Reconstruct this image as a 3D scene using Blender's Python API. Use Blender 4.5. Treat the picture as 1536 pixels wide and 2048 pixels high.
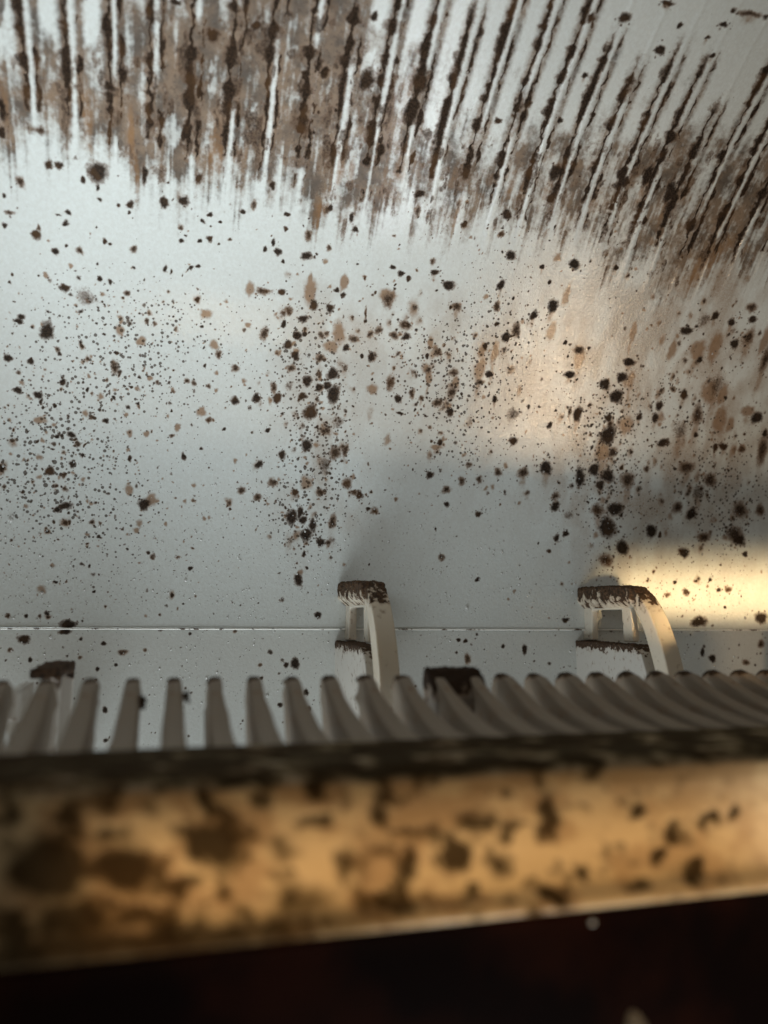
import bpy, bmesh, math
import numpy as np
from mathutils import Matrix, Vector, noise as mnoise

# ------------------------------------------------------------------ clear
for o in list(bpy.data.objects):
    bpy.data.objects.remove(o)
scene = bpy.context.scene
COL = scene.collection

# ------------------------------------------------------------------ camera
F = 1540.0                      # focal length in pixels of the 1536 wide photo
YAW, PITCH, ROLL = 0.269, 0.141, -0.005


def rot(x, y, z):
    """camera frame (right, forward, up) -> world frame"""
    cr, sr = math.cos(ROLL), math.sin(ROLL)
    x, z = x * cr + z * sr, -x * sr + z * cr
    cp, sp = math.cos(PITCH), math.sin(PITCH)
    y, z = y * cp - z * sp, y * sp + z * cp
    cy, sy = math.cos(YAW), math.sin(YAW)
    x, y = x * cy + y * sy, -x * sy + y * cy
    return x, y, z


cam_data = bpy.data.cameras.new('camera')
cam = bpy.data.objects.new('camera', cam_data)
COL.objects.link(cam)
rgt, up, fwd = Vector(rot(1, 0, 0)), Vector(rot(0, 0, 1)), Vector(rot(0, 1, 0))
cam.matrix_world = Matrix(((rgt.x, up.x, -fwd.x, 0), (rgt.y, up.y, -fwd.y, 0),
                           (rgt.z, up.z, -fwd.z, 0), (0, 0, 0, 1)))
cam_data.sensor_fit = 'HORIZONTAL'
cam_data.sensor_width = 36
cam_data.lens = 36 * F / 1536
cam_data.clip_start = 0.004
cam_data.clip_end = 20
cam_data.dof.use_dof = True
cam_data.dof.focus_distance = 0.197
cam_data.dof.aperture_fstop = 15.0
scene.camera = cam

# ------------------------------------------------------------------ world, exposure
world = bpy.data.worlds.new('World')
scene.world = world
world.use_nodes = True
world.node_tree.nodes['Background'].inputs[0].default_value = (0.9, 0.78, 0.62, 1)
world.node_tree.nodes['Background'].inputs[1].default_value = 0.15
scene.view_settings.view_transform = 'Standard'
scene.view_settings.look = 'None'
scene.view_settings.exposure = 0.05
scene.view_settings.gamma = 1
scene.cycles.use_denoising = True
scene.cycles.max_bounces = 8


def area(name, loc, target, sx, sy, power, col, spread=180, roll=0.0):
    d = bpy.data.lights.new(name, 'AREA')
    d.shape = 'RECTANGLE'
    d.size, d.size_y = sx, sy
    d.energy = power
    d.color = col
    d.spread = math.radians(spread)
    o = bpy.data.objects.new(name, d)
    COL.objects.link(o)
    o.location = loc
    dirv = Vector(target) - Vector(loc)
    o.rotation_euler = (dirv.to_track_quat('-Z', 'Y').to_matrix() @ Matrix.Rotation(roll, 3, 'Z')).to_euler()
    return o


# daylight coming up through the outlet behind the bar
area('outlet_daylight', (-0.03, 0.152, -0.150), (-0.01, 0.172, 0.05), 0.34, 0.07, 0.34, (0.88, 0.97, 1.0), 140)
# soft cool fill added for the upper curve of the duct, no real source
area('upper_fill', (-0.07, 0.035, 0.055), (0.01, 0.165, 0.095), 0.12, 0.05, 0.040, (0.88, 0.96, 1.0), 64)
# small bright opening in front of the bar, seen as the glints on the curved wall
area('gap_light', (0.098, 0.048, -0.060), (0.045, 0.155, 0.105), 0.010, 0.008, 0.0035, (0.95, 0.98, 1.0), 46)
# warm room lamp low on the right: front of the bar, and the wall above the shadow of the bar
area('room_lamp', (0.215, -0.010, -0.067), (0.140, 0.120, 0.003), 0.010, 0.010, 0.020, (1.0, 0.70, 0.42), 76)
# added narrow beam, shaped to lay a warm patch on the wall behind the clip
area('warm_patch_beam', (0.100, 0.020, -0.020), (0.157, 0.2, 0.0085), 0.062, 0.013, 0.0072, (1.0, 0.70, 0.36), 8)
# unseen warm fill strip, added to brighten the front of the bar
area('bar_fill_strip', (0.068, 0.044, -0.049), (0.068, 0.080, -0.0245), 0.150, 0.006, 0.0040, (1.0, 0.63, 0.28), 19)


# ------------------------------------------------------------------ duct profile and pixel helpers
R0, D0, SEAM = 0.1463, 0.200, -0.0015


def prof(s):
    """arc length above z=0 -> (depth, height); the wall is straight below z = 0"""
    s = np.asarray(s, float)
    th = np.clip(s, 0, None) / R0
    return D0 - R0 * (1 - np.cos(th)), np.where(s > 0, R0 * np.sin(th), s)


def ray(u, v):
    return rot((np.asarray(u, float) - 768) / F, np.ones_like(np.asarray(u, float)), -(np.asarray(v, float) - 1024) / F)


def wall_hit(u, v):
    x, y, z = ray(u, v)
    t = 0.2 / y
    for _ in range(40):
        d = np.clip(z * t, 0, R0 * 0.97)
        t = 0.5 * t + 0.5 * (D0 - (R0 - np.sqrt(R0 * R0 - d * d))) / y
    Z = z * t
    s = np.where(Z > 0, R0 * np.arcsin(np.clip(Z / R0, -1, 1)), Z)
    return x * t, s


def at(u, v, D):
    x, y, z = ray(u, v)
    return x / y * D, D, z / y * D


rng = np.random.default_rng(7)


def vnoise(x, y, seed):
    """smooth value noise in 0..1 (numpy)"""
    r = np.random.default_rng(seed).random((257, 257))
    xi, yi = np.floor(x).astype(int), np.floor(y).astype(int)
    fx, fy = x - xi, y - yi
    fx, fy = fx * fx * (3 - 2 * fx), fy * fy * (3 - 2 * fy)
    a, b = r[xi % 257, yi % 257], r[(xi + 1) % 257, yi % 257]
    c, d = r[xi % 257, (yi + 1) % 257], r[(xi + 1) % 257, (yi + 1) % 257]
    return (a * (1 - fx) + b * fx) * (1 - fy) + (c * (1 - fx) + d * fx) * fy


def fbm(x, y, seed, n=4):
    t, a, w = 0, 0.5, 0
    for k in range(n):
        t = t + a * vnoise(x * 2 ** k + 13.1 * k, y * 2 ** k + 7.7 * k, seed + k)
        w += a
        a *= 0.5
    return t / w


def sstep(a, b, x):
    t = np.clip((x - a) / (b - a), 0, 1)
    return t * t * (3 - 2 * t)


# ------------------------------------------------------------------ node helpers
class NT:
    def __init__(self, name):
        self.m = bpy.data.materials.new(name)
        self.m.use_nodes = True
        self.t = self.m.node_tree
        self.b = self.t.nodes['Principled BSDF']

    def n(self, typ, **kw):
        nd = self.t.nodes.new(typ)
        for k, v in kw.items():
            setattr(nd, k, v)
        return nd

    def l(self, a, b):
        self.t.links.new(a, b)

    def val(self, sock, x):
        if isinstance(x, (int, float)):
            sock.default_value = x
        elif isinstance(x, tuple):
            sock.default_value = x if len(x) == len(sock.default_value) else (*x, 1)
        else:
            self.l(x, sock)

    def math(self, op, a, b=0.0, c=0.0, clamp=False):
        nd = self.n('ShaderNodeMath', operation=op)
        nd.use_clamp = clamp
        for i, x in enumerate((a, b, c)):
            self.val(nd.inputs[i], x)
        return nd.outputs[0]

    def ss(self, x, a, b, o0=0.0, o1=1.0):
        nd = self.n('ShaderNodeMapRange', interpolation_type='SMOOTHSTEP')
        self.val(nd.inputs['Value'], x)
        nd.inputs['From Min'].default_value = a
        nd.inputs['From Max'].default_value = b
        nd.inputs['To Min'].default_value = o0
        nd.inputs['To Max'].default_value = o1
        return nd.outputs[0]

    def mix(self, f, a, b):
        nd = self.n('ShaderNodeMix', data_type='RGBA')
        self.val(nd.inputs[0], f)
        self.val(nd.inputs[6], a)
        self.val(nd.inputs[7], b)
        return nd.outputs[2]

    def coords(self, scale=(1, 1, 1)):
        tc = self.n('ShaderNodeTexCoord')
        mp = self.n('ShaderNodeMapping')
        mp.inputs['Scale'].default_value = scale
        self.l(tc.outputs['Object'], mp.inputs['Vector'])
        return mp.outputs[0]

    def noise(self, vec, scale, detail=4, rough=0.55):
        nd = self.n('ShaderNodeTexNoise')
        self.l(vec, nd.inputs['Vector'])
        nd.inputs['Scale'].default_value = scale
        nd.inputs['Detail'].default_value = detail
        nd.inputs['Roughness'].default_value = rough
        return nd.outputs['Fac']

    def attr(self, name):
        nd = self.n('ShaderNodeAttribute', attribute_name=name)
        return nd.outputs['Fac']

    def bump(self, h, strength, dist, prev=None):
        nd = self.n('ShaderNodeBump')
        nd.inputs['Strength'].default_value = strength
        nd.inputs['Distance'].default_value = dist
        self.l(h, nd.inputs['Height'])
        if prev is not None:
            self.l(prev, nd.inputs['Normal'])
        return nd.outputs[0]


def wall_material(name, base, rough=0.30, speck=True):
    t = NT(name)
    co = t.coords()
    big = t.noise(co, 30, 3)
    fine = t.noise(co, 2600, 3, 0.6)
    med = t.noise(co, 900, 4, 0.65)
    c = t.mix(big, tuple(0.90 * x for x in base), base)
    c = t.mix(t.ss(t.noise(co, 1300, 6, 0.7), 0.38, 0.66, 0.16, 0.0), c, (0.38, 0.34, 0.28))
    # faint grime of fine grain
    film_n = t.math('ADD', t.attr('film'), t.math('MULTIPLY', t.math('SUBTRACT', med, 0.5), 0.9))
    film = t.math('MULTIPLY', t.ss(film_n, 0.05, 0.92), 0.93)
    film_col = t.mix(t.ss(t.noise(co, 190, 4), 0.3, 0.7), (0.050, 0.029, 0.015), (0.20, 0.125, 0.072))
    c = t.mix(film, c, film_col)
    grit = t.math('MULTIPLY', t.ss(t.noise(co, 1250, 5, 0.7), 0.50, 0.66), t.math('MULTIPLY', film, 0.55))
    c = t.mix(grit, c, (0.05, 0.034, 0.025))
    haze = t.math('MULTIPLY', t.attr('haze'), t.ss(fine, 0.25, 0.75, 0.5, 1.0))
    c = t.mix(haze, c, (0.30, 0.20, 0.125))
    brn = t.math('ADD', t.attr('brown'), t.math('MULTIPLY', t.math('SUBTRACT', med, 0.5), 0.55))
    brn = t.math('MULTIPLY', t.ss(brn, 0.12, 0.80), 0.82)
    brn_col = t.mix(t.noise(co, 400, 3), (0.16, 0.075, 0.026), (0.30, 0.16, 0.065))
    c = t.mix(brn, c, brn_col)
    dk = t.math('ADD', t.attr('dark'), t.math('MULTIPLY', t.math('SUBTRACT', t.noise(co, 1700, 4, 0.6), 0.5), 0.62))
    dk = t.math('ADD', dk, t.math('MULTIPLY', t.math('SUBTRACT', fine, 0.5), 0.4))
    dkm = t.ss(dk, 0.20, 0.72)
    halo = t.math('MULTIPLY', t.ss(dk, 0.08, 0.42), 0.62)
    c = t.mix(halo, c, (0.17, 0.10, 0.058))
    dk_col = t.mix(t.ss(fine, 0.35, 0.68), (0.010, 0.007, 0.005), (0.045, 0.028, 0.018))
    dk_col = t.mix(t.ss(t.noise(co, 150, 2), 0.50, 0.68, 0.0, 0.8), dk_col, (0.070, 0.036, 0.016))
    c = t.mix(t.math('MULTIPLY', dkm, 0.97), c, dk_col)
    mold = t.math('MAXIMUM', dkm, t.math('MULTIPLY', film, 0.5))
    if speck:                                   # tiny separate colonies, one per voronoi cell
        for sc, r0, r1, off in ((1000, 0.12, 0.46, 0.0), (560, 0.08, 0.36, 5.0)):
            vo = t.n('ShaderNodeTexVoronoi')
            t.l(t.coords(), vo.inputs['Vector'])
            vo.inputs['Scale'].default_value = sc
            wn = t.n('ShaderNodeTexWhiteNoise', noise_dimensions='3D')
            t.l(vo.outputs['Position'], wn.inputs['Vector'])
            keep = t.math('LESS_THAN', wn.outputs['Value'], t.math('MULTIPLY', t.attr('dens'), 0.7 if off else 1.1))
            rad = t.ss(t.n('ShaderNodeSeparateColor').outputs[0], 0, 1)
            sp = t.t.nodes[-2]
            t.l(wn.outputs['Color'], sp.inputs[0])
            t.t.nodes[-1].inputs['To Min'].default_value = r0
            t.t.nodes[-1].inputs['To Max'].default_value = r1
            d = t.math('SUBTRACT', rad, vo.outputs['Distance'])
            m = t.math('MULTIPLY', t.ss(d, 0.0, 0.07), keep)
            c = t.mix(t.math('MULTIPLY', m, 0.85), c, (0.06, 0.040, 0.027))
            mold = t.math('MAXIMUM', mold, m)
    t.l(c, t.b.inputs['Base Color'])
    ra = t.n('ShaderNodeMapRange')
    t.l(mold, ra.inputs['Value'])
    ra.inputs['To Min'].default_value = rough
    ra.inputs['To Max'].default_value = 0.75
    rr = t.math('ADD', ra.outputs[0], t.math('MULTIPLY', t.math('SUBTRACT', big, 0.5), 0.12))
    t.l(rr, t.b.inputs['Roughness'])
    t.l(t.math('SUBTRACT', 0.5, t.math('MULTIPLY', mold, 0.45), clamp=True), t.b.inputs['Specular IOR Level'])
    t.l(t.math('SUBTRACT', 0.45, t.math('MULTIPLY', mold, 0.6), clamp=True), t.b.inputs['Coat Weight'])
    t.b.inputs['Coat Roughness'].default_value = 0.09
    b1 = t.bump(t.noise(co, 1500, 3, 0.6), 0.5, 0.00014)
    b2 = t.bump(t.math('ADD', dkm, t.math('MULTIPLY', fine, 0.5)), 0.5, 0.00015, b1)
    t.l(b2, t.b.inputs['Normal'])
    t.l(b1, t.b.inputs['Coat Normal'])
    return t.m


def moldy_plastic(name, base, zlo, zhi, amount=0.0, scale=420, rough=0.35, brown=(0.10, 0.055, 0.03), translucent=0.0):
    """plastic with crusts of mold; the growth thickens between heights zlo and zhi (object space)"""
    t = NT(name)
    co = t.coords()
    sx = t.n('ShaderNodeSeparateXYZ')
    t.l(co, sx.inputs[0])
    g = t.ss(sx.outputs[2], zlo, zhi)
    n1 = t.noise(co, scale, 5, 0.6)
    n2 = t.noise(co, scale * 3.1, 3, 0.6)
    f = t.math('ADD', t.math('MULTIPLY', g, 0.42), t.math('ADD', n1, amount))
    m = t.ss(f, 0.60, 0.68)
    halo = t.math('MULTIPLY', t.ss(f, 0.50, 0.66), 0.55)
    c = t.mix(t.noise(co, 90, 3), tuple(0.86 * x for x in base), base)
    c = t.mix(halo, c, (0.26, 0.15, 0.075))
    c = t.mix(t.math('MULTIPLY', m, 0.95), c, t.mix(t.ss(n2, 0.35, 0.7), (0.022, 0.014, 0.010), brown))
    t.l(c, t.b.inputs['Base Color'])
    t.l(t.ss(m, 0, 1, rough, 0.85), t.b.inputs['Roughness'])
    t.l(t.ss(m, 0, 1, 0.5, 0.08), t.b.inputs['Specular IOR Level'])
    t.b.inputs['Subsurface Weight'].default_value = translucent
    t.b.inputs['Subsurface Radius'].default_value = (1.0, 0.8, 0.6)
    t.b.inputs['Subsurface Scale'].default_value = 0.0012
    b = t.bump(t.math('ADD', t.math('MULTIPLY', m, n2), t.math('MULTIPLY', n2, 0.15)), 0.6, 0.0003)
    t.l(b, t.b.inputs['Normal'])
    return t.m


# ------------------------------------------------------------------ mesh helpers
def link(name, me, mat, parent=None, smooth=True):
    if smooth:
        me.polygons.foreach_set('use_smooth', np.ones(len(me.polygons), bool))
    if mat:
        me.materials.append(mat)
    o = bpy.data.objects.new(name, me)
    COL.objects.link(o)
    if parent:
        o.parent = parent
    return o


def grid_mesh(name, P):
    """P: (ni, nj, 3) -> quad sheet"""
    ni, nj = P.shape[:2]
    me = bpy.data.meshes.new(name)
    idx = np.arange(ni * nj).reshape(ni, nj)
    q = np.stack([idx[:-1, :-1], idx[1:, :-1], idx[1:, 1:], idx[:-1, 1:]], -1).reshape(-1, 4)
    me.vertices.add(ni * nj)
    me.vertices.foreach_set('co', P.reshape(-1).astype(np.float32))
    me.loops.add(q.size)
    me.loops.foreach_set('vertex_index', q.reshape(-1).astype(np.int32))
    me.polygons.add(len(q))
    me.polygons.foreach_set('loop_start', (np.arange(len(q)) * 4).astype(np.int32))
    me.update(calc_edges=True)
    me.validate()
    return me


def set_attr(me, name, arr):
    a = me.attributes.new(name, 'FLOAT', 'POINT')
    a.data.foreach_set('value', np.asarray(arr, np.float32).reshape(-1))


def prism(outline, x0, x1, bevel=0.0, seg=2, taper=None):
    """outline: (depth, height) points; extruded along x"""
    bm = bmesh.new()
    a = [bm.verts.new((x0, d, z)) for d, z in outline]
    b = [bm.verts.new((x1, d, z)) for d, z in outline]
    bm.faces.new(a)
    bm.faces.new(b[::-1])
    n = len(a)
    for i in range(n):
        bm.faces.new((a[i], b[i], b[(i + 1) % n], a[(i + 1) % n]))
    bmesh.ops.recalc_face_normals(bm, faces=bm.faces)
    if bevel:
        bmesh.ops.bevel(bm, geom=list(bm.edges), offset=bevel, segments=seg, profile=0.6, affect='EDGES', clamp_overlap=True)
    return bm


def remeshed(bm, voxel, rough_amp, rough_from, rough_to, seed=0.0, smooth=2):
    """union of the prisms as one even skin, with a crusty relief growing between two heights"""
    me = bpy.data.meshes.new('tmp')
    bm.to_mesh(me)
    bm.free()
    o = bpy.data.objects.new('tmp', me)
    COL.objects.link(o)
    md = o.modifiers.new('r', 'REMESH')
    md.mode = 'VOXEL'
    md.voxel_size = voxel
    ms = o.modifiers.new('s', 'SMOOTH')
    ms.iterations = smooth
    ms.factor = 0.5
    dg = bpy.context.evaluated_depsgraph_get()
    out = bpy.data.meshes.new_from_object(o.evaluated_get(dg))
    bpy.data.objects.remove(o)
    bpy.data.meshes.remove(me)
    for v in out.vertices:
        g = min(max((v.co.z - rough_from) / (rough_to - rough_from), 0), 1)
        if g > 0:
            p = v.co * 900 + Vector((seed, 0, 0))
            h = max(mnoise.noise(p) + 0.5 * mnoise.noise(p * 2.3) + 0.1, 0)
            v.co += v.normal * (h * g * rough_amp)
    return out


def tag(o, label=None, cat=None, group=None, kind=None):
    for k, v in (('label', label), ('category', cat), ('group', group), ('kind', kind)):
        if v:
            o[k] = v
    return o


def empty(name, loc):
    o = bpy.data.objects.new(name, None)
    o.empty_display_size = 0.01
    COL.objects.link(o)
    o.location = loc
    return o


# ------------------------------------------------------------------ stains of the wall, in photo pixels -> surface
K, B, O, G = 'k', 'b', 'o', 'g'      # black colony, brown colony, orange smear, grey thin colony
SPOTS = [
 # under the streaks, left
 (98,329,8,8,K),(118,331,8,6,K),(195,345,20,17,K),(166,360,5,6,K),(195,376,3,8,K),(198,400,4,5,K),(40,364,9,10,B),
 (7,390,4,4,K),(18,424,10,5,B),(10,451,5,5,K),(138,424,6,5,K),(116,430,5,3,K),(131,447,7,6,K),(77,455,4,6,B),
 (72,470,7,10,K),(110,503,7,6,K),(134,493,3,3,K),(159,501,7,8,B),(210,483,5,5,K),(220,488,3,3,K),(237,412,4,4,K),
 (261,409,7,7,K),(259,425,3,3,K),(328,404,9,11,K),(367,401,10,9,K),(335,366,3,3,K),(289,350,6,16,K),(397,357,6,11,K),
 (420,429,5,5,K),(406,443,4,4,K),(362,455,7,5,B),(363,482,5,4,K),(399,482,4,4,K),(419,478,6,6,K),(440,445,3,3,K),
 (460,478,4,4,B),(437,488,2,3,K),(267,498,8,6,B),(329,536,4,7,K),(342,542,3,5,K),(382,536,4,5,K),(396,532,5,4,K),
 (365,550,2,3,K),(195,528,3,3,K),(198,558,4,5,K),(142,532,4,5,O),(92,550,4,4,O),(20,566,4,3,K),(25,550,3,3,K),
 (129,576,9,8,K),(172,595,22,16,G),(253,586,6,6,B),(486,423,6,5,K),(509,410,6,12,B),(574,429,6,4,K),(572,459,4,5,K),
 (530,498,4,5,K),(546,485,4,7,K),(556,503,6,7,K),(566,523,4,4,K),(618,470,7,14,B),(613,512,10,8,K),(657,495,5,7,B),
 (703,435,5,8,K),(711,459,6,7,K),(660,417,5,6,K),(545,370,6,7,K),(320,285,6,14,K),(366,270,5,14,K),(245,150,9,18,K),
 (425,70,12,14,K),(512,52,9,10,K),(748,33,7,9,K),(650,145,9,12,K),(5,220,9,22,K),(5,265,6,12,K),(350,5,10,6,K),
 (733,160,14,24,K),(762,300,8,14,K),(590,240,10,16,G),(655,240,13,18,G),
 # left field
 (42,635,6,6,K),(36,643,8,6,K),(94,662,13,17,K),(115,699,6,6,B),(15,716,9,7,K),(61,723,6,6,K),(38,745,5,5,B),
 (36,782,8,7,K),(77,790,8,8,K),(125,764,6,6,K),(229,734,9,12,B),(233,705,4,4,K),(282,683,9,8,O),(239,660,8,8,O),
 (208,669,3,3,K),(293,642,5,5,B),(310,648,4,5,B),(429,690,8,8,O),(437,708,6,10,B),(470,737,9,6,B),(300,756,5,5,O),
 (315,765,4,4,B),(374,763,5,5,B),(388,767,6,6,B),(345,780,4,4,O),(416,771,5,5,B),(470,801,8,8,K),(513,797,7,9,K),
 (554,796,8,10,K),(228,795,4,4,K),(143,869,9,6,K),(155,888,6,6,B),(211,841,5,5,K),(185,835,6,4,B),(80,840,12,6,O),
 (110,811,4,4,K),(355,854,5,7,O),(417,840,6,6,B),(403,823,8,8,O),(144,928,7,7,K),(100,942,9,9,K),(128,951,6,5,B),
 (9,973,5,5,B),(130,978,6,6,B),(130,1012,13,7,K),(115,1018,6,6,K),(165,911,4,4,K),(260,918,4,5,K),(367,913,5,7,K),
 (293,867,5,5,O),(343,872,5,4,B),(258,980,7,9,O),(288,1008,11,11,K),(302,1000,10,12,O),(183,1044,6,6,B),(201,1048,4,4,B),
 (272,1060,6,5,O),(306,1114,5,6,B),(412,628,10,9,O),(372,470,3,3,K),(495,650,5,5,O),(488,660,4,4,B),
 # middle cluster
 (527,583,14,8,B),(500,578,8,12,O),(564,584,6,6,K),(620,582,12,22,O),(627,610,8,10,K),(577,622,7,10,B),(606,638,9,8,K),
 (567,648,5,6,K),(595,672,8,8,K),(528,668,9,12,B),(576,690,8,8,K),(608,667,5,5,K),(642,670,6,7,B),(677,667,12,20,O),
 (688,565,7,16,O),(673,580,5,4,K),(687,590,5,5,K),(661,616,7,8,K),(662,693,12,12,O),(590,711,8,8,K),(583,736,8,8,B),
 (640,715,8,8,B),(614,762,9,9,K),(578,772,8,9,G),(547,775,7,11,B),(605,793,8,7,K),(638,775,6,8,K),(665,748,10,11,K),
 (667,788,13,16,K),(655,770,8,8,K),(620,825,13,14,K),(676,845,11,14,G),(650,862,12,8,B),(536,860,4,4,K),(613,892,9,12,K),
 (564,910,7,8,K),(518,929,7,8,K),(670,905,10,16,B),(690,900,7,12,B),(650,930,14,16,G),(545,965,10,8,B),(483,981,8,8,B),
 (516,995,8,6,B),(612,966,11,12,O),(640,985,8,8,B),(694,967,10,10,B),(719,990,7,7,K),(708,985,9,5,B),(749,1022,7,8,B),
 (736,1018,4,4,K),(583,1035,10,14,K),(606,1040,8,6,K),(612,1070,12,11,K),(640,1085,8,7,K),(656,1084,6,6,B),
 (665,1045,7,14,B),(590,985,6,6,K),(608,1108,5,5,K),(731,628,2.5,16,B),(692,696,6,7,K),(707,678,10,7,B),(723,712,4,4,K),
 (743,714,7,9,K),(740,668,7,8,B),(757,660,8,8,B),(745,778,9,10,O),(620,560,5,12,O),(600,1025,5,14,K),(625,1050,6,12,K),
 # right of the middle
 (777,600,13,15,B),(775,590,14,12,O),(898,571,11,9,K),(913,613,9,8,B),(1002,570,7,9,K),(972,594,5,5,O),(994,613,6,11,B),(810,650,12,9,B),
 (788,670,9,8,B),(812,673,8,8,K),(994,648,6,4,K),(1011,674,8,10,K),(1032,660,9,16,B),(1067,631,7,8,K),(1106,612,10,12,K),
 (1133,590,6,20,O),(1103,662,8,16,O),(1130,686,4,5,K),(1158,700,12,9,B),(1158,718,10,18,O),(875,703,10,8,B),
 (861,685,5,14,O),(855,712,4,5,K),(857,740,8,8,B),(857,755,6,12,O),(907,745,9,8,B),(912,765,7,12,O),(965,700,6,14,O),
 (960,740,9,22,O),(990,705,6,22,O),(971,693,5,6,K),(978,748,7,6,K),(961,764,8,6,B),(1138,750,11,6,K),(990,798,5,6,K),
 (1026,828,13,14,G),(1026,883,7,8,K),(1099,851,5,6,K),(1155,828,9,13,K),(1140,822,4,8,B),(900,825,7,8,K),(875,805,10,8,B),
 (797,798,7,8,K),(824,787,6,9,B),(843,797,5,5,B),(903,785,9,11,B),(780,765,9,14,B),(800,826,7,3,K),(880,885,5,6,K),
 (872,895,10,5,O),(1022,511,10,9,K),(1148,528,10,10,K),(785,535,5,5,K),(802,547,7,6,K),(869,545,7,6,K),(818,557,4,5,K),
 (865,523,6,7,B),(1115,515,7,8,O),(1084,534,5,5,K),(1232,535,5,5,K),(927,450,6,6,K),(1015,428,9,10,K),(838,388,9,9,K),
 (836,422,7,11,B),(930,445,5,5,K),(1003,468,6,7,B),(1110,345,10,18,K),(1103,395,8,14,K),(1295,350,10,22,K),
 (1340,385,12,22,K),(1250,365,7,12,K),(1360,50,5,5,K),(1448,50,9,5,K),(1415,75,6,5,K),(1170,150,5,6,K),(1180,35,7,9,K),(1250,35,10,12,K),
 (1320,100,10,9,K),(1500,28,26,7,B),(1335,5,12,5,K),(996,241,6,6,K),(1120,240,5,6,K),(1185,230,5,5,K),(1425,110,6,6,K),
 # right field
 (1267,662,6,18,O),(1345,700,7,20,O),(1373,661,13,7,K),(1408,640,12,16,G),(1430,632,7,8,K),(1463,644,7,8,K),
 (1503,615,10,10,B),(1505,639,7,7,K),(1469,688,7,10,K),(1497,675,11,16,B),(1395,700,12,20,O),(1430,695,10,30,O),
 (1398,719,6,7,K),(1530,680,8,28,O),(1530,720,9,26,B),(1258,725,13,7,K),(1243,755,9,11,K),(1210,768,9,11,K),
 (1232,793,14,11,K),(1262,760,6,18,O),(1368,789,7,9,K),(1323,781,6,6,B),(1345,778,6,6,B),(1319,812,7,8,K),(1310,836,6,8,K),
 (1432,772,17,24,G),(1418,785,14,22,O),(1445,790,8,20,O),(1513,835,10,12,K),(1495,822,12,10,O),(1278,834,6,6,K),
 (1216,870,15,18,K),(1217,836,6,8,K),(1252,850,12,18,O),(1360,862,13,22,G),(1395,830,11,20,B),(1440,840,12,26,O),
 (1460,850,7,14,O),(1327,885,11,8,K),(1447,893,8,7,K),(1430,895,5,8,K),(1483,898,7,8,B),(1525,900,11,28,B),(1530,867,5,8,K),
 (1205,905,12,18,O),(1225,905,10,10,B),(860,950,6,8,K),(938,930,6,6,B),(996,945,8,8,B),(1046,945,11,10,B),(1092,936,11,13,K),
 (1188,940,10,10,K),(1160,955,9,17,K),(1216,952,12,12,K),(1200,970,8,8,K),(1255,960,13,18,B),(1293,938,6,6,B),
 (923,962,7,7,B),(958,958,7,7,B),(1372,935,15,13,B),(1396,985,14,15,G),(1420,960,12,14,B),(892,980,8,8,B),(893,1009,5,6,K),
 (956,1028,6,6,K),(1110,992,8,9,B),(1110,1013,9,9,K),(1137,1030,9,9,G),(1230,1018,14,13,K),(1195,1020,13,13,B),
 (1215,1055,16,18,K),(1245,1095,11,14,K),(1212,1120,13,13,B),(1131,1067,6,6,K),(1113,1076,6,7,K),(1303,1062,11,12,K),
 (1320,1070,3,6,K),(1383,1027,9,11,K),(1355,1015,10,12,B),(1408,1075,12,10,B),(1470,1070,16,18,B),(1480,1020,15,15,B),
 (1520,1020,9,13,B),(1478,1080,11,11,K),(1490,1108,5,6,K),(1368,1105,9,10,K),(883,1115,6,6,B),(1098,1102,4,4,K),
 # above the seam
 (597,1160,8,13,K),(636,1231,6,6,K),(320,1229,3,3,B),(15,1233,5,5,B),(80,1233,4,4,B),(52,1233,4,4,K),(135,1250,13,10,K),
 (954,1160,5,5,K),(1372,1184,6,7,K),(1437,1179,4,4,K),(1456,1178,6,6,B),(1398,1243,15,10,K),(1522,1236,12,10,K),
 (1131,1240,6,5,K),(1335,1190,5,5,B),(1280,1185,5,4,K),(1350,1165,4,4,K),(1450,1215,3,3,K),(1420,1160,3,3,K),
]
LOW = [(48,1279,11,9,K),(245,1305,9,6,B),(207,1287,5,4,K),(195,1338,4,4,K),(590,1327,8,11,K),(572,1330,5,5,K),(130,1264,12,5,K),
 (1049,1299,5,9,K),(1425,1317,6,8,K),(1405,1305,4,8,K),(1522,1288,6,8,B),(1492,1325,8,5,B),(917,1280,4,4,K),(931,1282,4,4,K),
 (1398,1256,12,6,K),(20,1300,5,5,B),(60,1320,4,5,K),(232,1330,4,3,K),(210,1420,5,6,K),(160,1315,4,4,B),(290,1300,4,4,B),
 (560,1410,5,5,K),(612,1385,5,6,K),(617,1418,5,5,K),(520,1330,4,4,B),(380,1268,3,3,K),(470,1262,4,4,B),(935,1318,6,10,B)]


WARP = None


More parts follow.
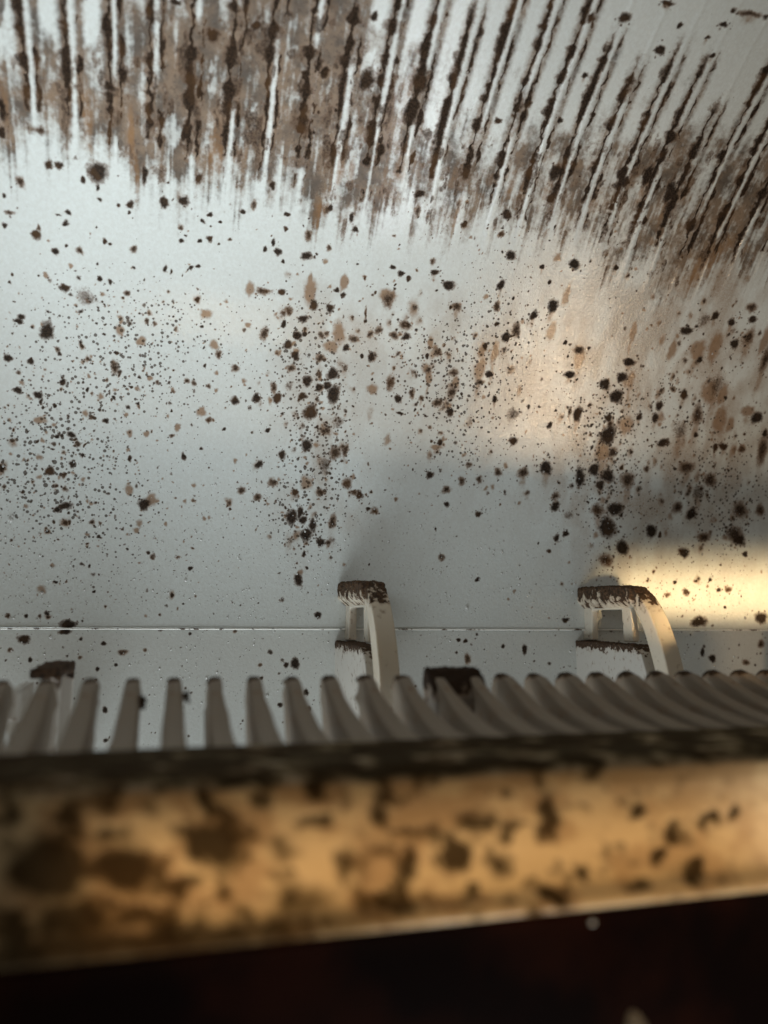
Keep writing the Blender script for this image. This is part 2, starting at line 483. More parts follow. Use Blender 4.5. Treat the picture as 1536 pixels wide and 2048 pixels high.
def splat(field, X, S, spots, gain=1.0):
    """spots: list of (x, s, rx, rs, strength) in metres; cone falloff, maximum kept"""
    xs, ss = X[:, 0], S[0, :]
    for x, s, rx, rs, a in spots:
        rx, rs = rx * 1.15, rs * 1.15
        m = 1.8
        i0, i1 = np.searchsorted(xs, (x - rx * m, x + rx * m))
        j0, j1 = np.searchsorted(ss, (s - rs * m, s + rs * m))
        if i1 <= i0 or j1 <= j0:
            continue
        dx = (X[i0:i1, j0:j1] + (WARP[0][i0:i1, j0:j1] if WARP else 0) - x) / rx
        ds = (S[i0:i1, j0:j1] + (WARP[1][i0:i1, j0:j1] if WARP else 0) - s) / rs
        # irregular outline
        ang = np.arctan2(ds, dx)
        ph = (x * 9173 + s * 5441) % 6.28
        r = np.sqrt(dx * dx + ds * ds) * (1 + 0.09 * np.sin(2 * ang + ph) + 0.07 * np.sin(3 * ang - 2 * ph) + 0.04 * np.sin(7 * ang + 3 * ph))
        f = np.clip(1.3 - r, 0, 1) * a * gain
        field[i0:i1, j0:j1] = np.maximum(field[i0:i1, j0:j1], f)


def to_surface(lst, hit):
    out = []
    for u, v, ru, rv, k in lst:
        x, s = hit(u, v)
        x1, s1 = hit(u + 4, v)
        x2, s2 = hit(u, v + 4)
        mx = math.hypot(x1 - x, s1 - s) / 4
        ms = abs(float(s2 - s)) / 4
        out.append((float(x), float(s), ru * mx, max(rv * ms, 0.0002), k))
    return out


def curve_in_x(pts):
    a = [wall_hit(u, v) for u, v in pts]
    xs = np.array([float(p[0]) for p in a])
    ss = np.array([float(p[1]) for p in a])
    o = np.argsort(xs)
    return lambda x: np.interp(x, xs[o], ss[o])


def blobs_density(U, V, lst):
    d = np.zeros_like(U)
    for u, v, su, sv, a in lst:
        d += a * np.exp(-((U - u) / su) ** 2 - ((V - v) / sv) ** 2)
    return d


DENS = [(130, 830, 190, 190, .8), (60, 950, 150, 130, .5), (330, 720, 160, 140, .55), (250, 620, 200, 80, .4), (610, 700, 90, 130, .8), (640, 880, 80, 150, .8),
        (610, 1040, 70, 80, .8), (880, 740, 130, 110, .8), (900, 900, 130, 90, .5), (1020, 640, 120, 90, .6), (1215, 950, 70, 170, .9),
        (1400, 800, 160, 160, .6), (1430, 1020, 130, 120, .8), (1300, 1190, 170, 60, .5), (200, 1110, 260, 120, .3),
        (760, 1120, 260, 100, .12), (1100, 880, 200, 150, .35), (450, 1000, 300, 80, .25), (60, 1220, 200, 60, .35), (1120, 500, 300, 80, .35)]

# dense grid over the part seen, coarse beyond
xs = np.concatenate([np.arange(-0.14, -0.056, 0.003), np.arange(-0.056, 0.200, 0.0002), np.arange(0.200, 0.30, 0.003)])
ss = np.concatenate([[-0.0021], np.arange(-0.0017, 0.172, 0.0002), np.arange(0.172, 0.235, 0.002)])
X, S = np.meshgrid(xs, ss, indexing='ij')
Dp, Zp = prof(S)


def project(X, D, Z):
    """world -> photo pixel, only used to look densities up"""
    p = np.stack([X, D, Z], -1)
    r, f_, u_ = (p @ np.array(w) for w in (rgt, fwd, up))
    f_ = np.maximum(f_, 0.02)
    return 768 + F * r / f_, 1024 - F * u_ / f_


U, V = project(X, Dp, Zp)

WARP = [0.00075 * (fbm(X / 0.0011, S / 0.0011, 201, 3) - .5), 0.00085 * (fbm(X / 0.0011, S / 0.0011, 211, 3) - .5)]
dark = np.zeros_like(X)
brown = np.zeros_like(X)
surf = to_surface(SPOTS, wall_hit)
splat(dark, X, S, [(x, s, a, b, 1.0 if k == K else (0.62 if k == B else 0.46)) for x, s, a, b, k in surf if k in (K, B, G)])
splat(brown, X, S, [(x, s, a * 1.15, b * 1.15, 1.0 if k == O else 0.7) for x, s, a, b, k in surf if k in (O, B)])
# water running down from some colonies
drip = [(x + a * 0.1, s - b * 1.5, a * 0.7, b * 1.9, 0.55) for i, (x, s, a, b, k) in enumerate(surf) if x > 0.060 and s > 0.03 and i % 5 < 2]
splat(brown, X, S, drip)

# faint half-transparent brown colonies, some with a paler middle
for u, v in zip(np.concatenate([rng.normal(1380, 130, 90), rng.normal(640, 60, 45), rng.normal(900, 110, 40)]),
                np.concatenate([rng.normal(840, 170, 90), rng.normal(840, 160, 45), rng.normal(730, 90, 40)])):
    x, s = (float(q_) for q_ in wall_hit(u, v))
    r_ = rng.uniform(0.0005, 0.0015)
    splat(brown, X, S, [(x, s, r_, r_ * rng.uniform(1.0, 2.0), rng.uniform(0.35, 0.7))])
    splat(dark, X, S, [(x + r_ * .3, s + r_ * .2, r_ * .55, r_ * .6, rng.uniform(0.2, 0.7))])
# satellites round the larger colonies
sat = []
for x, s, a, b, k in surf:
    if a > 0.0008 and k != O:
        for _ in range(int(rng.integers(2, 7))):
            an, rr = rng.uniform(0, 6.28), rng.uniform(1.2, 2.6)
            q_ = rng.uniform(0.1, 0.26) * a
            sat.append((x + math.cos(an) * a * rr, s + math.sin(an) * b * rr, q_, q_, rng.uniform(.5, .9)))
splat(dark, X, S, sat)
# small colonies scattered by density, many more in the clusters
cu, cv = rng.uniform(-60, 1620, 30000), rng.uniform(300, 1250, 30000)
pd = np.clip(blobs_density(cu, cv, DENS), 0, 1.2)
keep = rng.random(30000) < pd * 0.32
cu, cv = cu[keep], cv[keep]
small = []
for u, v in zip(cu, cv):
    x, s = wall_hit(u, v)
    r = (0.70 + rng.gamma(0.8, 1.0)) * 0.00011
    small.append((float(x), float(s), r, r * rng.uniform(.8, 1.3), rng.uniform(0.5, 1.0), rng.random()))
splat(dark, X, S, [t_[:5] for t_ in small if t_[5] < 0.75])
splat(brown, X, S, [(a, b, c * 1.7, d * 1.7, 0.8) for a, b, c, d, e, f in small if f > 0.6])
dens = np.clip(blobs_density(U, V, DENS), 0, 1.2) * 0.95 + 0.05
dens *= 0.6 + 0.8 * fbm(X * 60, S * 60, 90)
haze = np.clip(blobs_density(U, V, [(640, 840, 90, 220, .30), (1220, 930, 90, 220, .35), (960, 720, 200, 120, .22), (1430, 820, 160, 260, .32),
                                    (1380, 620, 240, 120, .20), (760, 640, 200, 90, .15), (1300, 960, 260, 120, .20), (1280, 760, 380, 300, .16), (1450, 480, 160, 160, .12), (700, 1010, 160, 80, .12)]) * 1.7, 0, .75)
haze *= sstep(0.25, 0.75, fbm(X * 220, S * 120, 50))

# streaks along the moulded ridges
PX, X0 = 0.0079, -0.0310
bot = curve_in_x([(-60, 318), (0, 320), (150, 330), (300, 372), (450, 402), (560, 422), (650, 440), (760, 445), (850, 455), (950, 475), (1060, 490),
                  (1150, 505), (1230, 550), (1320, 590), (1420, 590), (1536, 560), (1600, 560)])(X)
topd = curve_in_x([(-60, 100), (0, 110), (150, 130), (300, 50), (420, -60), (600, -40), (700, 90), (800, 190), (900, 250), (1000, 290), (1150, 310),
                   (1300, 290), (1450, 310), (1536, 330), (1600, 330)])(X)
ltop = curve_in_x([(-60, -160), (600, -160), (850, -140), (1000, -70), (1150, 40), (1300, 60), (1420, 100), (1536, 140), (1600, 150)])(X)
q = (X - X0 - 0.0006 * (vnoise(S * 90, X * 40, 11) - 0.5)) / PX
kq = np.round(q)
fr = (q - kq) * PX                                  # metres from the ridge line
rk = np.random.default_rng(3).random((80, 6))
kk = (kq.astype(int)) % 80
col = vnoise(X / 0.00055, X * 0 + 3.3, 21)           # ragged column ends
col2 = vnoise(X / 0.0022, X * 0 + 8.3, 22)
endn = bot + (col - 0.5) * 0.009 + (col2 - 0.5) * 0.013 - (rk[kk, 0] - 0.5) * 0.006
streak = fbm(X / 0.0007, S / 0.016, 31, 3)
blot = fbm(X / 0.0030, S / 0.006, 41, 5)
fade_bot = sstep(-0.008, 0.011, S - endn) ** 1.2
left = sstep(0.075, 0.01, X)
film = fade_bot * sstep(0.014, -0.008, S - topd - (vnoise(X / 0.004, S / 0.006, 61) - .5) * 0.02)
film *= np.clip(0.42 + 0.78 * sstep(0.30, 0.78, streak * 0.40 + blot * 0.72), 0, 1.1) * (0.84 + 0.16 * left)
film *= 0.58 + 0.84 * fbm(X / 0.0012, S / 0.0022, 45, 4)
# above the dense band a thinner, patchy film on the left
film = np.maximum(film, 0.75 * left * fade_bot * sstep(0.50, 0.66, blot))
# pale ridge crest: the dirt was carried off
wid = 0.00040 + 0.00055 * vnoise(S / 0.012, kq * 3.1, 71)
crest = np.exp(-(fr / wid) ** 2) * sstep(0.42, 0.66, vnoise(S / 0.013, kq * 1.7 + 9, 72) + 0.16 - 0.06 * left)
wedge = sstep(0.0022, 0.0004, np.abs(fr)) * sstep(0.014, -0.004, S - bot)      # clean tails below
film *= 1 - 0.85 * np.maximum(crest, wedge * 0.8)
# dark blobby lines either side of the crest
nb = fbm(S / 0.0024, kq * 5.3 + 2, 81, 3)
nb2 = fbm(S / 0.0040, kq * 4.1 + 7, 82, 3)
edge_n = (fbm(X / 0.0009, S / 0.0016, 83, 3) - .5) * 0.0016
wl = 0.00230 * sstep(0.26, 0.76, nb) ** 1.3 + 0.00035
wr = 0.00125 * sstep(0.36, 0.80, nb2)
dl = 1 - np.abs(fr + 0.00115 + edge_n) / np.maximum(wl, 1e-5)
dr = 1 - np.abs(fr - 0.00100 + edge_n) / np.maximum(wr, 1e-5)
lmask = sstep(-0.001, 0.010, S - bot - 0.004 - (nb - .5) * 0.02) * sstep(0.008, -0.004, S - ltop - (rk[kk, 1] - .5) * 0.03)
lines = np.clip(np.maximum(dl, dr), 0, 1) * lmask
lsoft = np.clip(np.maximum(1 - np.abs(fr + 0.0009) / 0.0025, 1 - np.abs(fr - 0.0010) / 0.0018), 0, 1) * lmask
dark = np.maximum(dark, lines * 1.0 * (1 - 0.8 * crest))
film = np.maximum(film, np.clip(lsoft * 1.5, 0, 1) * (0.66 + 0.22 * left) * (1 - 0.85 * crest))
# sparse dark patches in the band
pat = sstep(0.56, 0.74, fbm(X / 0.0018, S / 0.0034, 91, 4)) * fade_bot * sstep(0.010, -0.004, S - topd)
dark = np.maximum(dark, pat * 0.50)
brown = np.maximum(brown, 0.62 * fade_bot * sstep(0.58, 0.78, fbm(X / 0.003, S / 0.02, 95, 2)) * sstep(0.012, -0.004, S - bot - 0.012))
hh = crest * sstep(-0.004, 0.012, S - bot)           # the moulded ridge itself
disp = 0.00012 * np.exp(-(fr / 0.0006) ** 2) * sstep(-0.006, 0.012, S - bot)
th = np.clip(S, 0, None) / R0
Yp = Dp - disp * np.cos(th)
Zq = Zp - disp * np.sin(th)
# lower edge: a chamfer that turns back under
Yp[:, 0] = D0 + 0.0006

housing = empty('duct_housing', (0, 0, 0))
tag(housing, 'white plastic duct wall speckled with black mold, curving over behind the toothed bar', 'duct housing')
M_WALL = wall_material('mouldy_white_plastic', (0.71, 0.75, 0.735), 0.19)
me = grid_mesh('back_wall', np.stack([X, Yp, Zq], -1))
for nme, arr in (('dark', dark), ('brown', brown), ('film', film), ('dens', dens), ('haze', haze)):
    set_attr(me, nme, arr)
wall = link('back_wall', me, M_WALL, housing)
# bright bead along the seam
M_EDGE = NT('clean_plastic_edge')
M_EDGE.l(M_EDGE.mix(M_EDGE.ss(M_EDGE.noise(M_EDGE.coords(), 260, 5, 0.65), 0.54, 0.60), (0.88, 0.87, 0.82), (0.10, 0.06, 0.035)), M_EDGE.b.inputs['Base Color'])
M_EDGE.b.inputs['Roughness'].default_value = 0.3
bx_ = np.arange(-0.14, 0.30, 0.0006)
ba = np.linspace(0, math.pi, 7)
jig = 0.00005 * (vnoise(bx_ / 0.0018, bx_ * 0 + 1, 5) - 0.5)
bead = np.stack([np.repeat(bx_[:, None], 7, 1), D0 + 0.0001 - 0.00040 * np.sin(ba)[None] + jig[:, None],
                 SEAM - 0.00062 + 0.00022 * np.cos(ba)[None] + jig[:, None]], -1)
link('seam_bead', grid_mesh('seam_bead', bead), M_EDGE.m, housing)


# lower wall below the seam
def low_hit(u, v):
    x, y, z = at(u, v, 0.2008)
    return x, z


xs2 = np.concatenate([np.arange(-0.14, -0.06, 0.003), np.arange(-0.06, 0.20, 0.0003), np.arange(0.20, 0.30, 0.003)])
zs2 = np.arange(-0.058, SEAM - 0.0006, 0.0003)
X2, Z2 = np.meshgrid(xs2, zs2, indexing='ij')
WARP = None
d2, b2 = np.zeros_like(X2), np.zeros_like(X2)
low = to_surface(LOW, low_hit)
splat(d2, X2, Z2, [(x, s, a, b, 1.0 if k == K else 0.6) for x, s, a, b, k in low])
splat(b2, X2, Z2, [(x, s, a * 1.2, b * 1.2, 0.8) for x, s, a, b, k in low if k == B])
sm = [(rng.uniform(-0.06, 0.19), rng.uniform(-0.045, -0.002), r_, r_, rng.uniform(.5, .9)) for r_ in (0.00012 + rng.gamma(1.3, 0.00011, 420))]
splat(d2, X2, Z2, sm)
me = grid_mesh('lower_wall', np.stack([X2, np.full_like(X2, 0.2008), Z2], -1))
set_attr(me, 'dark', d2)
set_attr(me, 'brown', b2)
set_attr(me, 'film', np.zeros_like(X2))
set_attr(me, 'haze', np.zeros_like(X2))
set_attr(me, 'dens', 0.10 + 0.25 * fbm(X2 * 50, Z2 * 50, 77))
M_LOW = wall_material('mouldy_grey_plastic', (0.68, 0.70, 0.675), 0.3)
link('lower_wall', me, M_LOW, housing)

# fine condensation on the wall: nobody could count it
dv, df = [], []
for i in range(2600):
    u, v = rng.uniform(-40, 1500), 1240 - abs(rng.normal(0, 170))
    if i % 4 == 0:
        v = rng.uniform(1262, 1420)
    if v > 1250:
        x, s = low_hit(u, v)
        D, z, nrm = 0.2008, float(s), (0, -1, 0)
        x = float(x)
    else:
        x, s = wall_hit(u, v)
        D, z = (float(a) for a in prof(s))
        x = float(x)
        a = max(float(s), 0) / R0
        nrm = (0, -math.cos(a), -math.sin(a))
    r = 0.00008 + rng.gamma(1.2, 0.00006)
    nv = Vector(nrm)
    t1 = Vector((1, 0, 0))
    t2 = nv.cross(t1)
    c0 = Vector((x, D, z))
    base = len(dv)
    for ring, (rr, hz) in enumerate(((1.0, -0.05), (0.72, 0.45))):
        for k in range(6):
            a = k * math.pi / 3
            dv.append(c0 + t1 * (math.cos(a) * r * rr) + t2 * (math.sin(a) * r * rr * 1.2) + nv * (hz * r))
    dv.append(c0 + nv * (0.62 * r))
    for k in range(6):
        k2 = (k + 1) % 6
        df.append((base + k, base + k2, base + 6 + k2, base + 6 + k))
        df.append((base + 6 + k, base + 6 + k2, base + 12))
me = bpy.data.meshes.new('condensation')
me.from_pydata([tuple(p) for p in dv], [], df)
M_WET = NT('whitened_water')
M_WET.b.inputs['Base Color'].default_value = (0.95, 0.95, 0.93, 1)  # whitish, half-opaque beads: part of their sparkle is put into the colour
M_WET.b.inputs['Roughness'].default_value = 0.03
M_WET.b.inputs['Transmission Weight'].default_value = 0.55
M_WET.b.inputs['IOR'].default_value = 1.33
wet = link('condensation', me, M_WET.m)
tag(wet, 'fine beads of condensation glittering on the white plastic wall', 'condensation', kind='stuff')

# ------------------------------------------------------------------ clip brackets on the lower wall
M_CLIP = moldy_plastic('clip_plastic', (0.72, 0.64, 0.52), -0.0005, 0.0108, -0.085, 430, 0.25, translucent=0.25)
M_WEB = moldy_plastic('clip_web_plastic', (0.70, 0.64, 0.54), 0.02, 0.03, -0.06, 620, 0.35, translucent=0.25)
M_FOOT = moldy_plastic('clip_foot_plastic', (0.60, 0.57, 0.52), -0.0090, -0.0046, -0.045, 700, 0.4)


def clip_bracket(x, seed, label=None):
    w = 0.0048
    arch = [(0.2035, 0.0050), (0.2035, 0.0088), (0.1990, 0.0096), (0.1800, 0.0091), (0.1745, 0.0090), (0.1700, 0.0064), (0.1655, 0.0010),
            (0.1620, -0.0060), (0.1595, -0.0140), (0.1590, -0.030), (0.1635, -0.030), (0.1645, -0.0140), (0.1675, -0.0060), (0.1705, 0.0005),
            (0.1740, 0.0042), (0.1765, 0.0048)]
    arm = [p for p in arch if p[0] <= 0.1750 or p == arch[-1]]
    for _ in range(3):                        # round the polygon off
        arm = [q_ for i in range(len(arm)) for q_ in ((arm[i][0] * .75 + arm[(i + 1) % len(arm)][0] * .25, arm[i][1] * .75 + arm[(i + 1) % len(arm)][1] * .25),
                                                      (arm[i][0] * .25 + arm[(i + 1) % len(arm)][0] * .75, arm[i][1] * .25 + arm[(i + 1) % len(arm)][1] * .75))]
    bm1 = prism(arm, x + 0.0002, x + w)
    slab = prism([(0.2035, 0.0038), (0.2035, 0.0080), (0.2010, 0.0094), (0.1985, 0.0098), (0.1800, 0.0094), (0.1735, 0.0088), (0.1735, 0.0038)], x - 0.0006, x + w)
    bmesh.ops.bisect_plane(slab, geom=list(slab.verts) + list(slab.edges) + list(slab.faces), plane_co=(x - 0.0006, 0.19, 0.0058), plane_no=(-1.0, 0, -1.15), clear_outer=True)
    bmesh.ops.holes_fill(slab, edges=[e for e in slab.edges if e.is_boundary])
    tmp = bpy.data.meshes.new('t')
    slab.to_mesh(tmp)
    slab.free()
    bm1.from_mesh(tmp)
    bpy.data.meshes.remove(tmp)
    m1 = remeshed(bm1, 0.00026, 0.0007, 0.0060, 0.0090, seed, 3)
    a = link('clip_bracket', m1, M_CLIP, housing)
    # web with a window under the arch
    bm = prism([(0.2030, -0.0050), (0.2030, 0.0056), (0.1955, 0.0056), (0.1962, -0.0050)], x + 0.0016, x + 0.0036)
    for ol in ([(0.1762, -0.0050), (0.1770, 0.0056), (0.1812, 0.0056), (0.1806, -0.0050)], [(0.2030, 0.0034), (0.2030, 0.0058), (0.1775, 0.0054), (0.1775, 0.0034)]):
        b_ = prism(ol, x + 0.0017, x + 0.0035)
        tmp = bpy.data.meshes.new('t')
        b_.to_mesh(tmp)
        b_.free()
        bm.from_mesh(tmp)
        bpy.data.meshes.remove(tmp)
    link('window_frame', remeshed(bm, 0.0003, 0.0002, 0.02, 0.03, seed), M_WEB, a)
    foot = [(0.2030, -0.0052), (0.1730, -0.0056), (0.1690, -0.0075), (0.1672, -0.0120), (0.1660, -0.030), (0.2030, -0.030)]
    link('foot', remeshed(prism(foot, x - 0.0010, x + 0.0042), 0.0003, 0.0005, -0.0068, -0.0050, seed + 9), M_FOOT, a)
    if label:
        a['label'] = label
    return a


clip_bracket(0.0432, 3.0)
clip_bracket(0.1135, 17.0)
clip_bracket(0.1840, 29.0)
# the third one, at the left, is only a short stub, dark with mould
M_STUB = moldy_plastic('stub_plastic', (0.70, 0.67, 0.62), -0.0125, -0.0085, -0.04, 380, 0.3)
bm = prism([(0.1660, -0.0082), (0.1600, -0.0080), (0.1440, -0.0084), (0.1440, -0.0100), (0.1660, -0.0100)], -0.0223, -0.0175)
for ol, xa, xb in (([(0.1655, -0.0090), (0.1635, -0.0090), (0.1635, -0.0360), (0.1655, -0.0360)], -0.0223, -0.0175),
                   ([(0.1470, -0.0095), (0.1445, -0.0095), (0.1445, -0.0330), (0.1470, -0.0330)], -0.0186, -0.0176),
                   ([(0.2030, -0.0310), (0.1445, -0.0310), (0.1445, -0.0360), (0.2030, -0.0360)], -0.0223, -0.0175)):
    b_ = prism(ol, xa, xb)
    tmp = bpy.data.meshes.new('t')
    b_.to_mesh(tmp)
    b_.free()
    bm.from_mesh(tmp)
    bpy.data.meshes.remove(tmp)
a = link('clip_stub', remeshed(bm, 0.0003, 0.0005, -0.010, -0.008, 41), M_STUB, housing)
a['label'] = 'broken clip blackened with mould, leftmost behind the fins'
stub2 = [(0.1600, -0.0115), (0.1440, -0.0120), (0.1440, -0.0168), (0.1560, -0.0172), (0.1560, -0.031), (0.2030, -0.031), (0.2030, -0.036), (0.1520, -0.036), (0.1600, -0.0115)][:-1]
link('clip_stub', remeshed(prism(stub2, -0.0255, -0.0239), 0.0003, 0.0003, -0.016, -0.012, 55), M_STUB, housing)

# ------------------------------------------------------------------ the toothed bar in front
bar = empty('toothed_bar', (0, 0, 0))
tag(bar, 'mold-blotched yellowed plastic bar in the blurred foreground with a row of curved fins', 'toothed bar')
outline = [(0.1030, -0.0303), (0.1030, -0.0158), (0.0990, -0.0154), (0.0850, -0.0153), (0.0822, -0.0156), (0.0806, -0.0164), (0.0801, -0.0180),
           (0.0800, -0.0215), (0.0800, -0.0250), (0.0799, -0.0284), (0.0793, -0.0290), (0.0788, -0.0298), (0.0790, -0.0306), (0.0800, -0.0310), (0.1000, -0.0310)]
pl = []
for i in range(len(outline)):
    p0, p1 = np.array(outline[i]), np.array(outline[(i + 1) % len(outline)])
    n = max(1, int(np.linalg.norm(p1 - p0) / 0.0005))
    for k in range(n):
        pl.append(p0 + (p1 - p0) * k / n)
pl.append(np.array(outline[0]))
pl = np.array(pl)
bxs = np.arange(-0.07, 0.26, 0.0005)
PB = np.stack([np.repeat(bxs[:, None], len(pl), 1), np.repeat(pl[None, :, 0], len(bxs), 0), np.repeat(pl[None, :, 1], len(bxs), 0)], -1)
UB, VB = project(PB[..., 0], PB[..., 1], PB[..., 2])
_a, _b = PB[..., 0] / 0.0022, (PB[..., 1] + PB[..., 2]) / 0.0022
UB = UB + 55 * (fbm(_a, _b, 141, 4) - .5) + 0.0
VB = VB + 55 * (fbm(_a, _b, 151, 4) - .5)
BAR = [(90, 1740, 110, 100, .85), (250, 1730, 90, 80, .75), (430, 1690, 75, 65, 1), (150, 1840, 110, 60, .75), (340, 1860, 60, 50, .6), (600, 1800, 110, 55, .55),
       (560, 1700, 45, 45, .5), (415, 1600, 26, 42, .7), (530, 1600, 26, 38, .7), (620, 1575, 28, 26, .8), (210, 1605, 45, 40, .65), (300, 1615, 40, 30, .5),
       (820, 1720, 45, 45, .75), (910, 1710, 42, 55, .95), (960, 1640, 60, 32, .7), (1000, 1720, 40, 38, .7), (1100, 1640, 32, 58, .85),
       (1110, 1790, 50, 24, .75), (720, 1710, 60, 50, .45), (1275, 1620, 26, 22, 1), (1345, 1670, 42, 32, .85), (1420, 1640, 28, 18, .85), (1475, 1615, 18, 20, .85),
       (1315, 1715, 26, 22, .85), (1390, 1740, 26, 36, .85), (1280, 1770, 34, 24, .75), (1170, 1740, 18, 22, .75), (1450, 1750, 18, 14, .6), (830, 1550, 28, 28, .65),
       (1180, 1540, 30, 24, .7), (1430, 1505, 30, 18, .6), (10, 1640, 40, 60, .6), (860, 1800, 70, 20, .35), (680, 1590, 30, 30, .4), (1230, 1700, 20, 20, .4)]
bd = np.zeros_like(UB)
for u, v, a_, b_, w_ in BAR:
    bd = np.maximum(bd, w_ * np.clip(1.25 - np.sqrt(((UB - u) / a_) ** 2 + ((VB - v) / b_) ** 2), 0, 1))
lx, lz = PB[..., 0] / 0.0025, (PB[..., 1] + PB[..., 2] * 1.3) / 0.0025
bd = bd * (0.65 + 0.7 * fbm(lx, lz, 101, 3))
bd = np.maximum(bd, 0.60 * sstep(0.38, 0.72, fbm(lx * 1.25, lz * 1.25, 111, 5)) * sstep(0.105, 0.02, PB[..., 0]))
ledge = sstep(-0.0170, -0.0156, PB[..., 2] + 0.0012 * (fbm(lx * .8, lz * .1, 125, 3) - .5)) * (0.16 + 1.05 * fbm(lx * 0.7, lz * 0.7, 121, 4))
bd = np.maximum(bd, ledge)
bd = np.maximum(bd, 0.6 * sstep(-0.0282, -0.0292, PB[..., 2]) * sstep(0.045, 0.005, PB[..., 0]))  # left end of the lip: shade over its bright edge, painted into the mask
bt = 0.8 * sstep(0.42, 0.62, fbm(lx * 0.6, lz * 0.6, 131, 5)) * (0.50 + 0.50 * sstep(0.09, 0.02, PB[..., 0]))
t = NT('bar_plastic')
co = t.coords()
med = t.noise(co, 700, 4, 0.6)
c = t.mix(t.noise(co, 60, 3), (0.42, 0.30, 0.155), (0.58, 0.45, 0.265))
c = t.mix(t.math('MULTIPLY', t.attr('tan'), 0.75), c, (0.21, 0.105, 0.032))
dk = t.ss(t.math('ADD', t.attr('mold'), t.math('MULTIPLY', t.math('SUBTRACT', med, 0.5), 0.35)), 0.12, 0.66)
c = t.mix(t.math('MULTIPLY', dk, 0.93), c, (0.018, 0.011, 0.005))
t.l(c, t.b.inputs['Base Color'])
t.l(t.ss(dk, 0, 1, 0.45, 0.95), t.b.inputs['Roughness'])
t.l(t.ss(dk, 0, 1, 0.4, 0.03), t.b.inputs['Specular IOR Level'])
t.l(t.bump(t.math('ADD', dk, med), 0.4, 0.0003), t.b.inputs['Normal'])
M_BAR = t.m
me = grid_mesh('face_beam', PB)
set_attr(me, 'mold', bd)
set_attr(me, 'tan', bt)
link('face_beam', me, M_BAR, bar)

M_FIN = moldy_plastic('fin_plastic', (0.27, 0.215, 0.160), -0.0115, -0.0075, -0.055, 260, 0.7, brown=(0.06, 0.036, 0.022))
FP = 0.00619                                 # spacing of the fins
fin_outline = []
for i in range(9):                            # rounded nose at the far end
    a_ = math.radians(-60 + i * 150 / 8)
    fin_outline.append((0.1275 + 0.0027 * math.cos(a_), -0.0119 + 0.0030 * math.sin(a_)))
fin_outline += [(0.1245, -0.0095), (0.1205, -0.0113), (0.1160, -0.0130), (0.1110, -0.0143), (0.1060, -0.0152), (0.1000, -0.0157), (0.0965, -0.0164),
                (0.1000, -0.0250), (0.1180, -0.0250), (0.1265, -0.0180)]


def fin_mesh(k):
    r_ = np.random.default_rng(500 + k)
    bm = bmesh.new()
    half0 = 0.00105
    rings = []
    for side in (-1, 1):
        vs = []
        for d, z in fin_outline:
            hw = half0 + 0.00075 * min(max((-0.009 - z) / 0.008, 0), 1) * (1.0 if d < 0.118 else 0.35)
            vs.append(bm.verts.new((side * hw + 0.00005 * r_.normal(), d + 0.00008 * r_.normal(), z + 0.00008 * r_.normal())))
        rings.append(vs)
    a_, b_ = rings
    n = len(a_)
    bm.faces.new(a_[::-1])
    bm.faces.new(b_)
    for i in range(n):
        bm.faces.new((a_[i], a_[(i + 1) % n], b_[(i + 1) % n], b_[i]))
    bmesh.ops.recalc_face_normals(bm, faces=bm.faces)
    rim = [e for e in bm.edges if e.verts[0].co.x * e.verts[1].co.x > 0 and len(e.link_faces) == 2]
    bmesh.ops.bevel(bm, geom=rim, offset=0.0006, segments=3, profile=0.5, affect='EDGES', clamp_overlap=True)
    me = bpy.data.meshes.new('fin')
    bm.to_mesh(me)
    bm.free()
    return me


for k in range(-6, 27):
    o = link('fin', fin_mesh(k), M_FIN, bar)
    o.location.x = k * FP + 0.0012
# ragged flakes of dirt hanging on two of the teeth
for u, v, D, r_ in ((283, 1405, 0.122, 0.0008), (372, 1392, 0.124, 0.00055), (377, 1402, 0.123, 0.0003)):
    bm = bmesh.new()
    bmesh.ops.create_icosphere(bm, subdivisions=3, radius=1)
    for vt in bm.verts:
        vt.co *= 1 + 0.5 * mnoise.noise(vt.co * 2.2 + Vector((u, 0, 0)))
        vt.co = Vector((vt.co.x * 0.8, vt.co.y, vt.co.z * 1.3)) * r_
    me = bpy.data.meshes.new('dirt_flake')
    bm.to_mesh(me)
    bm.free()
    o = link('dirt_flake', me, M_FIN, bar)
    o.location = [float(q_) for q_ in at(u, v, D)]
# the wide dark tab that joins two of the fins
tab = [(0.1308, -0.0110), (0.1304, -0.0088), (0.1290, -0.0078), (0.1270, -0.0081), (0.1245, -0.0100), (0.1225, -0.0125), (0.1225, -0.0180), (0.1290, -0.0180)]
M_TAB = moldy_plastic('tab_plastic', (0.20, 0.17, 0.14), -0.013, -0.008, 0.02, 300, 0.6, brown=(0.035, 0.02, 0.013))
o = link('tab', remeshed(prism(tab, 7 * FP - 0.0003, 8 * FP + 0.0030), 0.0004, 0.0004, -0.012, -0.008, 71, 9), M_TAB, bar)
o['label'] = 'wide mould-blackened tab joining two fins'

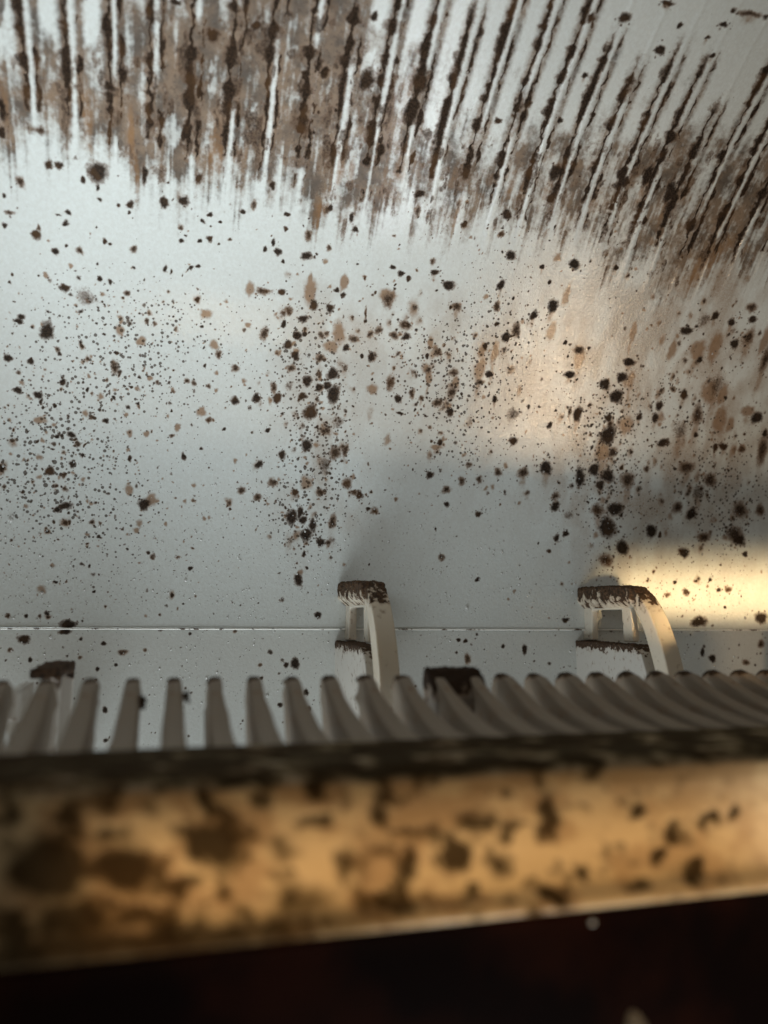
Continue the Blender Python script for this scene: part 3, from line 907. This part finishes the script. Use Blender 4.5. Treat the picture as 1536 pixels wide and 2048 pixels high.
# ------------------------------------------------------------------ the dark flap below, with a drop and a peg
t = NT('dark_brown_plastic')
co = t.coords()
t.l(t.mix(t.ss(t.noise(co, 70, 3), .4, .7), (0.006, 0.0022, 0.0015), (0.022, 0.0055, 0.0025)), t.b.inputs['Base Color'])
t.b.inputs['Roughness'].default_value = 0.6
t.b.inputs['Specular IOR Level'].default_value = 0.02
bm = prism([(0.0805, -0.0312), (0.0860, -0.0312), (0.0960, -0.150), (0.0905, -0.150)], -0.09, 0.19, 0.0006, 2)
me = bpy.data.meshes.new('dark_flap')
bm.to_mesh(me)
bm.free()
flap = link('dark_flap', me, t.m, smooth=False)
tag(flap, 'almost black reddish flap hanging below the moldy bar', 'flap')

me = bpy.data.meshes.new('water_drop')
bm = bmesh.new()
bmesh.ops.create_uvsphere(bm, u_segments=20, v_segments=12, radius=1)
x, y, z = (float(q_) for q_ in at(1187, 1847, 0.0803))
bmesh.ops.scale(bm, vec=(0.00036, 0.00025, 0.00026), verts=bm.verts)
bm.to_mesh(me)
bm.free()
yy = 0.0805 + (-0.0312 - z) * (0.0100 / 0.1188)
M_DROP = NT('bright_drop')
M_DROP.b.inputs['Base Color'].default_value = (0.8, 0.76, 0.68, 1)
M_DROP.b.inputs['Roughness'].default_value = 0.15
o = link('water_drop', me, M_DROP.m)
o.location = (x, yy - 0.0001, z)
tag(o, 'tiny pale drop stuck on the dark flap', 'drop')

me = bpy.data.meshes.new('plastic_peg')
bm = bmesh.new()
vs = None
for i, (dz, r_) in enumerate(((-0.010, 0.0013), (-0.003, 0.0012), (-0.0012, 0.0010), (-0.0004, 0.0006), (0.0, 0.00015))):
    ring = [bm.verts.new((math.cos(a_) * r_ + dz * -0.25, math.sin(a_) * r_, dz)) for a_ in np.linspace(0, 2 * math.pi, 14, endpoint=False)]
    if vs:
        for j in range(14):
            bm.faces.new((vs[j], vs[(j + 1) % 14], ring[(j + 1) % 14], ring[j]))
    else:
        bm.faces.new(ring[::-1])
    vs = ring
bm.faces.new(vs)
bm.to_mesh(me)
bm.free()
x, y, z = (float(q_) for q_ in at(1266, 2022, 0.076))
o = link('plastic_peg', me, moldy_plastic('peg_plastic', (0.5, 0.40, 0.28), 1, 2, -0.1, 400))
o.location = (x, y, z)
tag(o, 'blurred beige tip of a peg at the bottom of the dark flap', 'peg')
